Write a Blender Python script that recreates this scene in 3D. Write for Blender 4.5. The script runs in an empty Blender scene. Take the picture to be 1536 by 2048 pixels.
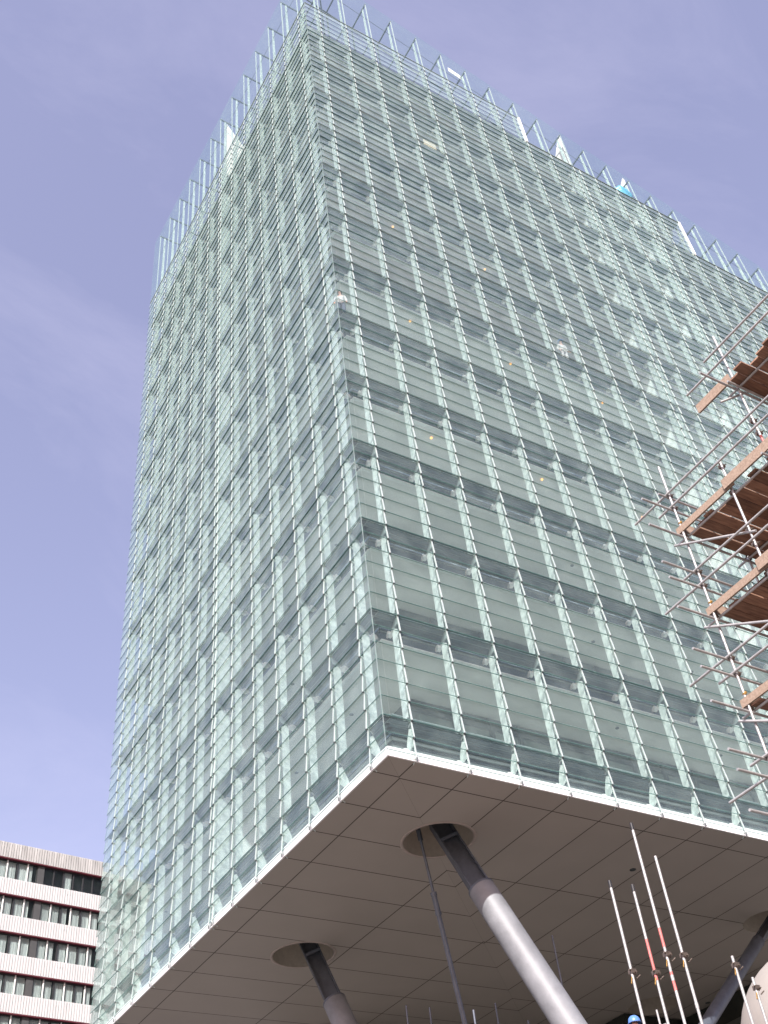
import bpy, bmesh, math, random
from mathutils import Vector, Matrix, Quaternion
random.seed(7)
PI = math.pi
SC = bpy.context.scene
COL = SC.collection
ZO = 17.46                       # tower datum (foot of the louvre skin) above the ground

# ------------------------------------------------------------------ helpers
class MB:
    """collects shapes into one mesh"""
    def __init__(s): s.v = []; s.f = []; s.m = []; s.sm = []
    def add(s, vs, fs, m=0, smooth=False):
        o = len(s.v); s.v += [tuple(p) for p in vs]
        for f in fs: s.f.append([o + i for i in f]); s.m.append(m); s.sm.append(smooth)
    def hexa(s, p, m=0):
        s.add(p, [(0,3,2,1),(4,5,6,7),(0,1,5,4),(1,2,6,5),(2,3,7,6),(3,0,4,7)], m)
    def box(s, x0, x1, y0, y1, z0, z1, m=0):
        s.hexa([(x0,y0,z0),(x1,y0,z0),(x1,y1,z0),(x0,y1,z0),(x0,y0,z1),(x1,y0,z1),(x1,y1,z1),(x0,y1,z1)], m)
    def bar(s, a, b, w, h, m=0, up=(0,0,1)):
        a = Vector(a); b = Vector(b); d = (b-a).normalized(); u = Vector(up)
        if abs(d.dot(u)) > .98: u = Vector((0,1,0))
        r = d.cross(u).normalized()*w*.5; u = r.cross(d).normalized()*h*.5
        s.hexa([a-r-u, a+r-u, a+r+u, a-r+u, b-r-u, b+r-u, b+r+u, b-r+u], m)
    def tube(s, a, b, r, n=12, m=0, r2=None, cap=True, smooth=True):
        a = Vector(a); b = Vector(b); d = (b-a).normalized(); r2 = r if r2 is None else r2
        u = Vector((0,0,1)) if abs(d.z) < .9 else Vector((1,0,0))
        x = d.cross(u).normalized(); y = d.cross(x)
        vs = []
        for c, rr in ((a,r),(b,r2)):
            for i in range(n):
                t = 2*PI*i/n; vs.append(c + (x*math.cos(t) + y*math.sin(t))*rr)
        s.add(vs, [(i, (i+1)%n, n+(i+1)%n, n+i) for i in range(n)], m, smooth)
        if cap: s.add(vs, [tuple(range(n-1,-1,-1)), tuple(range(n,2*n))], m)
    def lathe(s, prof, c, n=24, m=0):
        vs = []
        for r, z in prof:
            for i in range(n):
                t = 2*PI*i/n; vs.append((c[0]+r*math.cos(t), c[1]+r*math.sin(t), c[2]+z))
        fs = []
        for k in range(len(prof)-1):
            for i in range(n): fs.append((k*n+i, k*n+(i+1)%n, (k+1)*n+(i+1)%n, (k+1)*n+i))
        s.add(vs, fs, m, True)
    def prism(s, poly, ext, m=0):
        """poly: 3-D points of one face, ext: vector"""
        n = len(poly); e = Vector(ext)
        vs = [Vector(p) for p in poly] + [Vector(p)+e for p in poly]
        s.add(vs, [tuple(range(n-1,-1,-1)), tuple(range(n,2*n))] + [(i,(i+1)%n,n+(i+1)%n,n+i) for i in range(n)], m)
    def mesh(s, name, mats):
        me = bpy.data.meshes.new(name); me.from_pydata(s.v, [], s.f)
        if not isinstance(mats, (list,tuple)): mats = [mats]
        for m in mats: me.materials.append(m)
        me.polygons.foreach_set('material_index', s.m)
        me.polygons.foreach_set('use_smooth', s.sm)
        bm = bmesh.new(); bm.from_mesh(me); bmesh.ops.recalc_face_normals(bm, faces=bm.faces); bm.to_mesh(me); bm.free()
        me.update(); return me
    def build(s, name, mats, parent=None, loc=(0,0,0)):
        return link(name, s.mesh(name, mats), parent, loc)

def link(name, me, parent=None, loc=(0,0,0)):
    o = bpy.data.objects.new(name, me); COL.objects.link(o); o.location = loc
    if parent: o.parent = parent
    return o
def empty(name, loc=(0,0,0), rz=0):
    o = bpy.data.objects.new(name, None); COL.objects.link(o); o.location = loc; o.rotation_euler = (0,0,rz); o.empty_display_size = .3
    return o
def tag(o, label, cat, group=None, kind=None):
    if label: o['label'] = label
    if cat: o['category'] = cat
    if group: o['group'] = group
    if kind: o['kind'] = kind
    return o
def copy_tree(o, parent=None):
    c = o.copy(); COL.objects.link(c)
    if parent: c.parent = parent
    for ch in list(o.children): copy_tree(ch, c)
    return c

# ------------------------------------------------------------------ materials
def nodes(name):
    m = bpy.data.materials.new(name); m.use_nodes = True
    nt = m.node_tree; b = nt.nodes.get('Principled BSDF'); return m, nt, b
def N(nt, t, **kw):
    n = nt.nodes.new(t)
    for k, v in kw.items(): setattr(n, k, v)
    return n
def L(nt, a, b): nt.links.new(a, b)
def solid(name, col, rough=.6, metal=0., var=.12, scale=6., bump=0., bscale=60., spec=.5, stretch=None):
    """base colour with uneven wear, slight roughness change, optional bump"""
    m, nt, b = nodes(name)
    tc = N(nt, 'ShaderNodeTexCoord'); mp = N(nt, 'ShaderNodeMapping'); L(nt, tc.outputs['Object'], mp.inputs[0])
    if stretch: mp.inputs['Scale'].default_value = stretch
    nz = N(nt, 'ShaderNodeTexNoise'); nz.inputs['Scale'].default_value = scale; nz.inputs['Detail'].default_value = 6; nz.inputs['Roughness'].default_value = .65
    L(nt, mp.outputs[0], nz.inputs['Vector'])
    r = N(nt, 'ShaderNodeValToRGB'); r.color_ramp.elements[0].position = .3; r.color_ramp.elements[1].position = .7
    lo = [c*(1-var) for c in col]; hi = [min(1, c*(1+var)) for c in col]
    r.color_ramp.elements[0].color = (*lo,1); r.color_ramp.elements[1].color = (*hi,1)
    L(nt, nz.outputs['Fac'], r.inputs[0]); L(nt, r.outputs[0], b.inputs['Base Color'])
    b.inputs['Metallic'].default_value = metal; b.inputs['Specular IOR Level'].default_value = spec
    mr = N(nt, 'ShaderNodeMapRange'); mr.inputs['To Min'].default_value = max(.02, rough-.08); mr.inputs['To Max'].default_value = min(1, rough+.08)
    L(nt, nz.outputs['Fac'], mr.inputs['Value']); L(nt, mr.outputs[0], b.inputs['Roughness'])
    if bump:
        n2 = N(nt, 'ShaderNodeTexNoise'); n2.inputs['Scale'].default_value = bscale; n2.inputs['Detail'].default_value = 4; L(nt, mp.outputs[0], n2.inputs['Vector'])
        bp = N(nt, 'ShaderNodeBump'); bp.inputs['Strength'].default_value = bump; bp.inputs['Distance'].default_value = .02
        L(nt, n2.outputs['Fac'], bp.inputs['Height']); L(nt, bp.outputs[0], b.inputs['Normal'])
    return m
def glass(name, tint, dust=(.6,.8,.75), dusty=.05, f0=.04, rough=.02, var=.5, dirt_scale=1.2, fres=1.):
    m, nt, b = nodes(name); nt.nodes.remove(b); out = nt.nodes['Material Output']
    lw = N(nt, 'ShaderNodeLayerWeight'); lw.inputs['Blend'].default_value = .5
    pw = N(nt, 'ShaderNodeMath', operation='POWER'); L(nt, lw.outputs['Facing'], pw.inputs[0]); pw.inputs[1].default_value = 5
    ma = N(nt, 'ShaderNodeMath', operation='MULTIPLY_ADD'); L(nt, pw.outputs[0], ma.inputs[0]); ma.inputs[1].default_value = (1-f0)*fres; ma.inputs[2].default_value = f0
    tr = N(nt, 'ShaderNodeBsdfTransparent'); tr.inputs[0].default_value = (*tint,1)
    gl = N(nt, 'ShaderNodeBsdfGlossy'); gl.inputs['Roughness'].default_value = rough; gl.inputs['Color'].default_value = (.85,.98,.95,1)
    di = N(nt, 'ShaderNodeBsdfDiffuse'); di.inputs[0].default_value = (*dust,1)
    tl = N(nt, 'ShaderNodeBsdfTranslucent'); tl.inputs[0].default_value = (*dust,1)
    md = N(nt, 'ShaderNodeMixShader'); md.inputs[0].default_value = .4; L(nt, di.outputs[0], md.inputs[1]); L(nt, tl.outputs[0], md.inputs[2])
    tc = N(nt, 'ShaderNodeTexCoord'); geo = N(nt, 'ShaderNodeNewGeometry')
    nz = N(nt, 'ShaderNodeTexNoise'); nz.inputs['Scale'].default_value = dirt_scale; nz.inputs['Detail'].default_value = 5; L(nt, geo.outputs['Position'], nz.inputs['Vector'])
    mr = N(nt, 'ShaderNodeMapRange'); mr.inputs['From Min'].default_value = .3; mr.inputs['From Max'].default_value = .7
    mr.inputs['To Min'].default_value = dusty*(1-var); mr.inputs['To Max'].default_value = dusty*(1+var); L(nt, nz.outputs['Fac'], mr.inputs['Value'])
    cs = N(nt, 'ShaderNodeMath', operation='SUBTRACT'); cs.inputs[0].default_value = 1.12; L(nt, lw.outputs['Facing'], cs.inputs[1])
    pc = N(nt, 'ShaderNodeMath', operation='POWER'); L(nt, cs.outputs[0], pc.inputs[0]); pc.inputs[1].default_value = 1.75
    oi = N(nt, 'ShaderNodeObjectInfo'); sm = N(nt, 'ShaderNodeMath', operation='ADD'); L(nt, oi.outputs['Random'], sm.inputs[0]); L(nt, geo.outputs['Random Per Island'], sm.inputs[1])
    wn = N(nt, 'ShaderNodeTexWhiteNoise', noise_dimensions='1D'); L(nt, sm.outputs[0], wn.inputs['W'])
    pv = N(nt, 'ShaderNodeMapRange'); pv.inputs['To Min'].default_value = .72; pv.inputs['To Max'].default_value = 1.3; L(nt, wn.outputs['Value'], pv.inputs['Value'])
    mm = N(nt, 'ShaderNodeMath', operation='MULTIPLY'); L(nt, mr.outputs[0], mm.inputs[0]); L(nt, pv.outputs[0], mm.inputs[1])
    dv = N(nt, 'ShaderNodeMath', operation='DIVIDE', use_clamp=True); L(nt, mm.outputs[0], dv.inputs[0]); L(nt, pc.outputs[0], dv.inputs[1])
    m1 = N(nt, 'ShaderNodeMixShader'); L(nt, dv.outputs[0], m1.inputs[0]); L(nt, tr.outputs[0], m1.inputs[1]); L(nt, md.outputs[0], m1.inputs[2])
    m2 = N(nt, 'ShaderNodeMixShader'); L(nt, ma.outputs[0], m2.inputs[0]); L(nt, m1.outputs[0], m2.inputs[1]); L(nt, gl.outputs[0], m2.inputs[2])
    L(nt, m2.outputs[0], out.inputs[0]); return m

M = {}
M['louvre'] = glass('louvre_glass', (.95,.98,.978), dust=(.585,.705,.665), dusty=.032, f0=.025, fres=.75)
M['inner'] = glass('inner_glass', (.955,.975,.972), dust=(.5,.57,.56), dusty=.012, f0=.006, rough=.35, fres=.12)
M['clear'] = glass('parapet_glass', (.94,.98,.97), dust=(.5,.65,.62), dusty=.007, f0=.015, fres=.35)
M['edge'] = solid('glass_edge', (.10,.20,.18), .25, var=.3)
M['rod'] = solid('mullion_rod', (.44,.51,.50), .4, .1, .1, 3)
M['clamp'] = solid('pane_clamp', (.17,.19,.19), .45, .5)
M['node'] = solid('cast_node', (.85,.87,.86), .3, .25, .08, 9)
M['frit'] = None
def frit():
    m, nt, b = nodes('fritted_fin')
    geo = N(nt, 'ShaderNodeNewGeometry')
    nz = N(nt, 'ShaderNodeTexNoise'); nz.inputs['Scale'].default_value = 5.5; nz.inputs['Detail'].default_value = 5; nz.inputs['Roughness'].default_value = .6; L(nt, geo.outputs['Position'], nz.inputs['Vector'])
    r = N(nt, 'ShaderNodeValToRGB'); r.color_ramp.elements[0].position = .36; r.color_ramp.elements[1].position = .62
    r.color_ramp.elements[0].color = (.37,.44,.42,1); r.color_ramp.elements[1].color = (.60,.69,.66,1)
    L(nt, nz.outputs['Fac'], r.inputs[0]); L(nt, r.outputs[0], b.inputs['Base Color']); b.inputs['Roughness'].default_value = .3
    tr = N(nt, 'ShaderNodeBsdfTransparent'); tr.inputs[0].default_value = (.85,.95,.92,1)
    mx = N(nt, 'ShaderNodeMixShader'); mx.inputs[0].default_value = .90
    L(nt, tr.outputs[0], mx.inputs[1]); L(nt, b.outputs[0], mx.inputs[2]); L(nt, mx.outputs[0], nt.nodes['Material Output'].inputs[0]); return m
M['frit'] = frit()
M['walk'] = solid('walkway_grille', (.072,.11,.12), .6, .1, .25, 2)
M['walk_edge'] = solid('walkway_edge', (.03,.055,.05), .4, .2)
M['rail'] = solid('pale_rail', (.26,.32,.31), .4, .2)
M['span'] = solid('spandrel_panel', (.07,.10,.13), .22, .1, .2, 1.5)
M['trim'] = solid('ceiling_trim', (.80,.82,.80), .5)
M['ceil'] = solid('white_ceiling', (.70,.695,.66), .8, var=.05, scale=1.5)
M['conc'] = solid('bare_concrete_ceiling', (.42,.36,.335), .9, var=.2, scale=1.1, bump=.2, bscale=9)
M['floor'] = solid('screed_floor', (.70,.69,.66), .8, var=.1)
M['core'] = solid('core_wall', (.30,.31,.295), .7, var=.18, scale=.8)
M['coredark'] = solid('dark_frame', (.045,.055,.055), .5)
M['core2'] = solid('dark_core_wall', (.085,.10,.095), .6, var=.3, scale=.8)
M['corepane'] = solid('office_pane', (.17,.21,.19), .18, var=.2, scale=1.2)
M['white'] = solid('white_wall', (.88,.88,.85), .7, var=.04, scale=2)
M['fascia'] = solid('white_fascia', (.88,.88,.87), .45, var=.03, scale=2)
M['steel'] = solid('dark_steel', (.10,.115,.14), .45, .3, .2, 3)
M['sleeve'] = solid('painted_sleeve', (.185,.193,.205), .55, .1, .2, 1.6, bump=.18, bscale=14)
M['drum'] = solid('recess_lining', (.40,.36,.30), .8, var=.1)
M['dark'] = solid('dark_lobby_glass', (.028,.034,.030), .25, var=.3, scale=.7)
M['darkbeam'] = solid('dark_beam', (.05,.055,.05), .6)
M['galv'] = solid('galvanised_tube', (.40,.40,.395), .5, .4, .18, 7, bump=.05)
M['red'] = solid('red_tube_paint', (.50,.15,.14), .5, .1, .25, 9)
M['blackcap'] = solid('black_plastic_cap', (.02,.02,.022), .5)
M['coupler'] = solid('steel_coupler', (.16,.13,.11), .55, .7, .35, 25)
M['brass'] = solid('brass_clip', (.55,.33,.10), .35, .8, .3, 20)
M['ply'] = solid('plywood_sheet', (.42,.24,.12), .8, var=.2, scale=3)
def wood(name, a, b_):
    m, nt, b = nodes(name)
    tc = N(nt, 'ShaderNodeTexCoord'); mp = N(nt, 'ShaderNodeMapping'); mp.inputs['Scale'].default_value = (.7,6,6); L(nt, tc.outputs['Object'], mp.inputs[0])
    nz = N(nt, 'ShaderNodeTexNoise'); nz.inputs['Scale'].default_value = 4; nz.inputs['Detail'].default_value = 7; L(nt, mp.outputs[0], nz.inputs[0])
    r = N(nt, 'ShaderNodeValToRGB'); r.color_ramp.elements[0].position = .3; r.color_ramp.elements[1].position = .72
    r.color_ramp.elements[0].color = (*a,1); r.color_ramp.elements[1].color = (*b_,1); L(nt, nz.outputs['Fac'], r.inputs[0]); L(nt, r.outputs[0], b.inputs['Base Color'])
    b.inputs['Roughness'].default_value = .85
    isl = N(nt, 'ShaderNodeNewGeometry'); hs = N(nt, 'ShaderNodeHueSaturation'); mr_ = N(nt, 'ShaderNodeMapRange'); mr_.inputs['To Min'].default_value = .55; mr_.inputs['To Max'].default_value = 1.25
    L(nt, isl.outputs['Random Per Island'], mr_.inputs['Value']); L(nt, mr_.outputs[0], hs.inputs['Value']); L(nt, r.outputs[0], hs.inputs['Color']); hs.inputs['Saturation'].default_value = .88; L(nt, hs.outputs[0], b.inputs['Base Color'])
    bp = N(nt, 'ShaderNodeBump'); bp.inputs['Strength'].default_value = .3; bp.inputs['Distance'].default_value = .01; L(nt, nz.outputs['Fac'], bp.inputs['Height']); L(nt, bp.outputs[0], b.inputs['Normal'])
    return m
M['board'] = wood('scaffold_board', (.16,.08,.048), (.32,.17,.10))
M['toe'] = wood('toe_board_wood', (.23,.16,.11), (.36,.265,.195))

def soffit_mat():
    m, nt, b = nodes('soffit_panels')
    geo = N(nt, 'ShaderNodeNewGeometry'); sx = N(nt, 'ShaderNodeSeparateXYZ'); L(nt, geo.outputs['Position'], sx.inputs[0])
    def mth(op, a, bb=None, c=None):
        n = N(nt, 'ShaderNodeMath', operation=op)
        for i, v in enumerate((a,bb,c)):
            if v is None: continue
            if hasattr(v, 'is_output'): L(nt, v, n.inputs[i])
            else: n.inputs[i].default_value = v
        return n.outputs[0]
    X, Y = sx.outputs[0], sx.outputs[1]
    lo = mth('MINIMUM', X, Y); hi = mth('MAXIMUM', X, Y)
    def line(v, off, pitch, w):
        w = w*1.75
        t = mth('FRACT', mth('DIVIDE', mth('SUBTRACT', v, off-w/2), pitch)); return mth('LESS_THAN', t, w/pitch)
    a = line(hi, .95, 1.813, .022)
    bl = line(lo, 1.0, 4.455, .022)
    dg = mth('LESS_THAN', mth('ABSOLUTE', mth('SUBTRACT', X, Y)), .006)
    allw = mth('MAXIMUM', a, mth('MAXIMUM', bl, mth('MULTIPLY', dg, .45)))
    # tone of each panel
    cx = mth('FLOOR', mth('DIVIDE', mth('SUBTRACT', hi, .95), 1.813)); cy = mth('FLOOR', mth('DIVIDE', mth('SUBTRACT', lo, 1.0), 4.455))
    cb = N(nt, 'ShaderNodeCombineXYZ'); L(nt, cx, cb.inputs[0]); L(nt, cy, cb.inputs[1]); L(nt, mth('GREATER_THAN', X, Y), cb.inputs[2])
    wn = N(nt, 'ShaderNodeTexWhiteNoise'); L(nt, cb.outputs[0], wn.inputs['Vector'])
    nz = N(nt, 'ShaderNodeTexNoise'); nz.inputs['Scale'].default_value = .7; nz.inputs['Detail'].default_value = 6; L(nt, geo.outputs['Position'], nz.inputs['Vector'])
    val = mth('ADD', mth('MULTIPLY', wn.outputs['Value'], .05), mth('MULTIPLY', nz.outputs['Fac'], .12))
    val = mth('ADD', val, .90)
    mx = N(nt, 'ShaderNodeMix', data_type='RGBA'); L(nt, allw, mx.inputs['Factor'])
    cc = N(nt, 'ShaderNodeMix', data_type='RGBA', blend_type='MULTIPLY'); cc.inputs['Factor'].default_value = 1; cc.inputs['A'].default_value = (.40,.365,.325,1)
    cv = N(nt, 'ShaderNodeCombineColor'); [L(nt, val, cv.inputs[i]) for i in range(3)]; L(nt, cv.outputs[0], cc.inputs['B'])
    L(nt, cc.outputs['Result'], mx.inputs['A']); mx.inputs['B'].default_value = (.055,.045,.035,1)
    L(nt, mx.outputs['Result'], b.inputs['Base Color']); b.inputs['Roughness'].default_value = .55
    return m
M['soffit'] = soffit_mat()

# ------------------------------------------------------------------ the tower
H, Z1, DI = 3.78, 1.13, .70
lev = lambda k: Z1 + k*H
RX = [.94 + 1.8*i for i in range(23)]                    # mullions of the right face (along +X)
LY = [.85 + 1.822*i - (.2 if i >= 7 else 0) for i in range(13)]
XE, YE = 41.3, 23.6
TOPA, TOPB, TOPC = 49.5, lev(12), lev(11)
rtop = lambda i: TOPA if i < 8 else (TOPB if i < 15 else TOPC)
ptopR = lambda x: 56.2 - .278*x
ptopL = lambda y: 55.6 + .06*y
FR = lambda s, d, z: (s, d, z)                           # right face: along X, depth +Y
FL = lambda s, d, z: (d, s, z)                           # left face: along Y, depth +X
T = empty('glass_tower', (0,0,0))
tag(T, 'tall pale green tower clad in overlapping glass louvres, raised on leaning steel legs', 'office tower')

def fbox(b, F, s0, s1, d0, d1, z0, z1, m=0):
    p = [F(*q) for q in ((s0,d0,z0),(s1,d0,z0),(s1,d1,z0),(s0,d1,z0),(s0,d0,z1),(s1,d0,z1),(s1,d1,z1),(s0,d1,z1))]
    b.hexa(p, m)

# one louvre panel = a storey high bay of six tilted panes
PH = H/6
def louvre_bm(F, w, n, ph, dirn=1):
    b = MB(); t = .013
    for j in range(n):
        z0 = j*ph - .035; z1_ = (j+1)*ph
        jit = random.uniform(-.006,.006)
        db, dt = -.040+jit, .022+jit
        q = [(0,db,z0),(w,db,z0),(w,db+t,z0),(0,db+t,z0),(0,dt,z1_),(w,dt,z1_),(w,dt+t,z1_),(0,dt+t,z1_)]
        q = [F(*p) for p in q]
        b.add(q, [(0,1,5,4),(2,3,7,6)], 0)
        b.add(q, [(0,3,2,1),(4,5,6,7),(1,2,6,5),(3,0,4,7)], 1)
        # the polished lower edge
        e = [F(*p) for p in ((0,db-.004,z0-.012),(w,db-.004,z0-.012),(w,db+t+.002,z0-.012),(0,db+t+.002,z0-.012),(0,db-.004,z0-.001),(w,db-.004,z0-.001),(w,db+t+.002,z0-.001),(0,db+t+.002,z0-.001))]
        b.hexa(e, 1)
    return b
cam_loc = Vector((-14.70,-21.97,-15.86+ZO))
panel_jobs = []          # (name-size, mesh key, location)
meshes = {}
def pm(F, fk, w, n, ph):
    k = (fk, round(w,3), n, round(ph,3))
    if k not in meshes: meshes[k] = louvre_bm(F, w, n, ph).mesh('louvre_panel', [M['louvre'], M['edge']])
    return meshes[k]
def bays(F, fk, S, topf, s_end):
    edges = [0.0] + S + [s_end]
    for i in range(len(edges)-1):
        s0 = edges[i] + (.0 if i == 0 else .035); s1 = edges[i+1] - (.0 if i == len(edges)-2 else .035)
        top = topf(max(0, i-1)) if i == 0 else topf(i-1)
        w = s1 - s0
        rows = [(.0, 2, Z1/2)] + [(lev(k), 6, PH) for k in range(12)]
        rows += [(lev(12), 5, (TOPA-lev(12))/5)]
        for z, n, ph in rows:
            if z + n*ph > top + .05: continue
            loc = F(s0, 0, z + ZO)
            c = Vector(F(s0+w/2, 0, z+n*ph/2+ZO)); d = c - cam_loc
            nrm = Vector((0,1,0)) if fk == 'R' else Vector((1,0,0))
            size = w*n*ph*abs(d.dot(nrm))/d.length**3
            inframe = c.x < 36 and not (fk == 'R' and c.x > 15.5 and c.z < 30+ZO-12)
            panel_jobs.append((size if inframe else 0, pm(F, fk, w, n, ph), loc))
bays(FR, 'R', RX, rtop, XE)
bays(FL, 'L', LY, lambda i: TOPA, YE)
panel_jobs.sort(key=lambda j: -j[0])
for sz, me, loc in panel_jobs[:100]: link('louvre_panel', me, T, loc)
rest = MB()
for sz, me, loc in panel_jobs[100:]:
    vs = [(v.co.x+loc[0], v.co.y+loc[1], v.co.z+loc[2]) for v in me.vertices]; o = len(rest.v); rest.v += vs
    for pgn in me.polygons: rest.f.append([o+i for i in pgn.vertices]); rest.m.append(pgn.material_index); rest.sm.append(False)
r_ = rest.build('louvre_panels', [M['louvre'], M['edge']], T); r_['kind'] = 'stuff'

# mullions: a saw-tooth rod with pane clamps; children fin and bracket per storey
def rod_mesh(F, top):
    b = MB(); zs = [-.08, Z1/2] + [Z1 + j*PH for j in range(int(round((min(top, lev(12))-Z1)/PH))+1)]
    if top > lev(12)+.1: zs += [lev(12) + (j+1)*(TOPA-lev(12))/5 for j in range(5)]
    for a, c in zip(zs[:-1], zs[1:]):
        hw = .019
        q = [(-hw,-.060,a-.03),(hw,-.060,a-.03),(hw,-.014,a-.03),(-hw,-.014,a-.03),(-hw,.004,c),(hw,.004,c),(hw,.050,c),(-hw,.050,c)]
        b.hexa([F(*p) for p in q], 0)
        fbox(b, F, -.030, .034, -.070, .0, a-.050, a-.028, 1) if a > .2 else fbox(b, F, -.016, .016, -.056, -.02, a-.14, a-.03, 1)
        # arm that carries the pane, reaching back to the fin
        b.prism([F(-.012,.04,a+.02), F(-.012,.17,a-.10), F(-.012,.17,a-.16), F(-.012,.03,a-.06)], Vector(F(.024,0,0)), 0)
    return b.mesh('mullion', [M['rod'], M['clamp']])
def fin_mesh(F, h, ex=0.):
    b = MB()
    b.prism([F(-.016,.12,.16), F(-.016,.36+ex,.08), F(-.016,.38+ex,h-.55), F(-.016,.36+ex,h-.42), F(-.016,.26,h-.36), F(-.016,.12,h-.46)], Vector(F(.032,0,0)), 0)
    return b.mesh('fin', M['frit'])
def bracket_mesh(F):
    b = MB()   # cast node below each walkway
    b.prism([F(-.02,.03,-.02), F(-.02,.10,.0), F(-.02,.34,-.26), F(-.02,.44,-.36), F(-.02,.36,-.44), F(-.02,.26,-.34), F(-.02,.10,-.30)], Vector(F(.04,0,0)), 0)
    b.tube(F(0,.36,-.38), F(0,.70,-.40), .035, 8, 1)
    b.tube(F(-.11,.47,-.395), F(.11,.47,-.395), .060, 10, 1)
    b.tube(F(-.06,.56,-.40), F(.06,.56,-.40), .095, 10, 1)
    return b.mesh('bracket', [M['rail'], M['node']])
def foot_mesh(F):
    b = MB()
    b.prism([F(-.012,.05,.86), F(-.012,.16,.92), F(-.012,.34,.52), F(-.012,.38,.24), F(-.012,.30,.20), F(-.012,.05,.33)], Vector(F(.024,0,0)), 0)
    b.tube(F(-.09,.40,.36), F(.09,.40,.36), .06, 10, 1); b.tube(F(0,.36,.36), F(0,.70,.36), .035, 8, 1)
    return b.mesh('foot_bracket', [M['frit'], M['node']])
for F, fk, S, tf, extra in ((FR,'R',RX,rtop,[(19.45,9),(24.85,14)]), (FL,'L',LY,lambda i: TOPA,[(11.52,0)])):
    fm = fin_mesh(F, H); fw_ = fin_mesh(F, H, .22); fs = fin_mesh(F, TOPA-lev(12)+.15); bkm = bracket_mesh(F); ftm = foot_mesh(F); rods = {}
    for i, s in list(enumerate(S)) + [(e[1], e[0]) for e in extra]:
        top = tf(i)
        if top not in rods: rods[top] = rod_mesh(F, top)
        mu = link('mullion', rods[top], T, F(s, 0, ZO))
        link('foot_bracket', ftm, mu)
        kmax = int(round((min(top, lev(12))-Z1)/H))
        for k in range(kmax): link('fin', fw_ if (s, i) in [tuple(e) for e in extra] else fm, mu, (0,0,lev(k)))
        for k in range(1, kmax+1): link('bracket', bkm, mu, (0,0,lev(k)))
        if top > lev(12)+.1: link('fin', fs, mu, (0,0,lev(12)))

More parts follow.
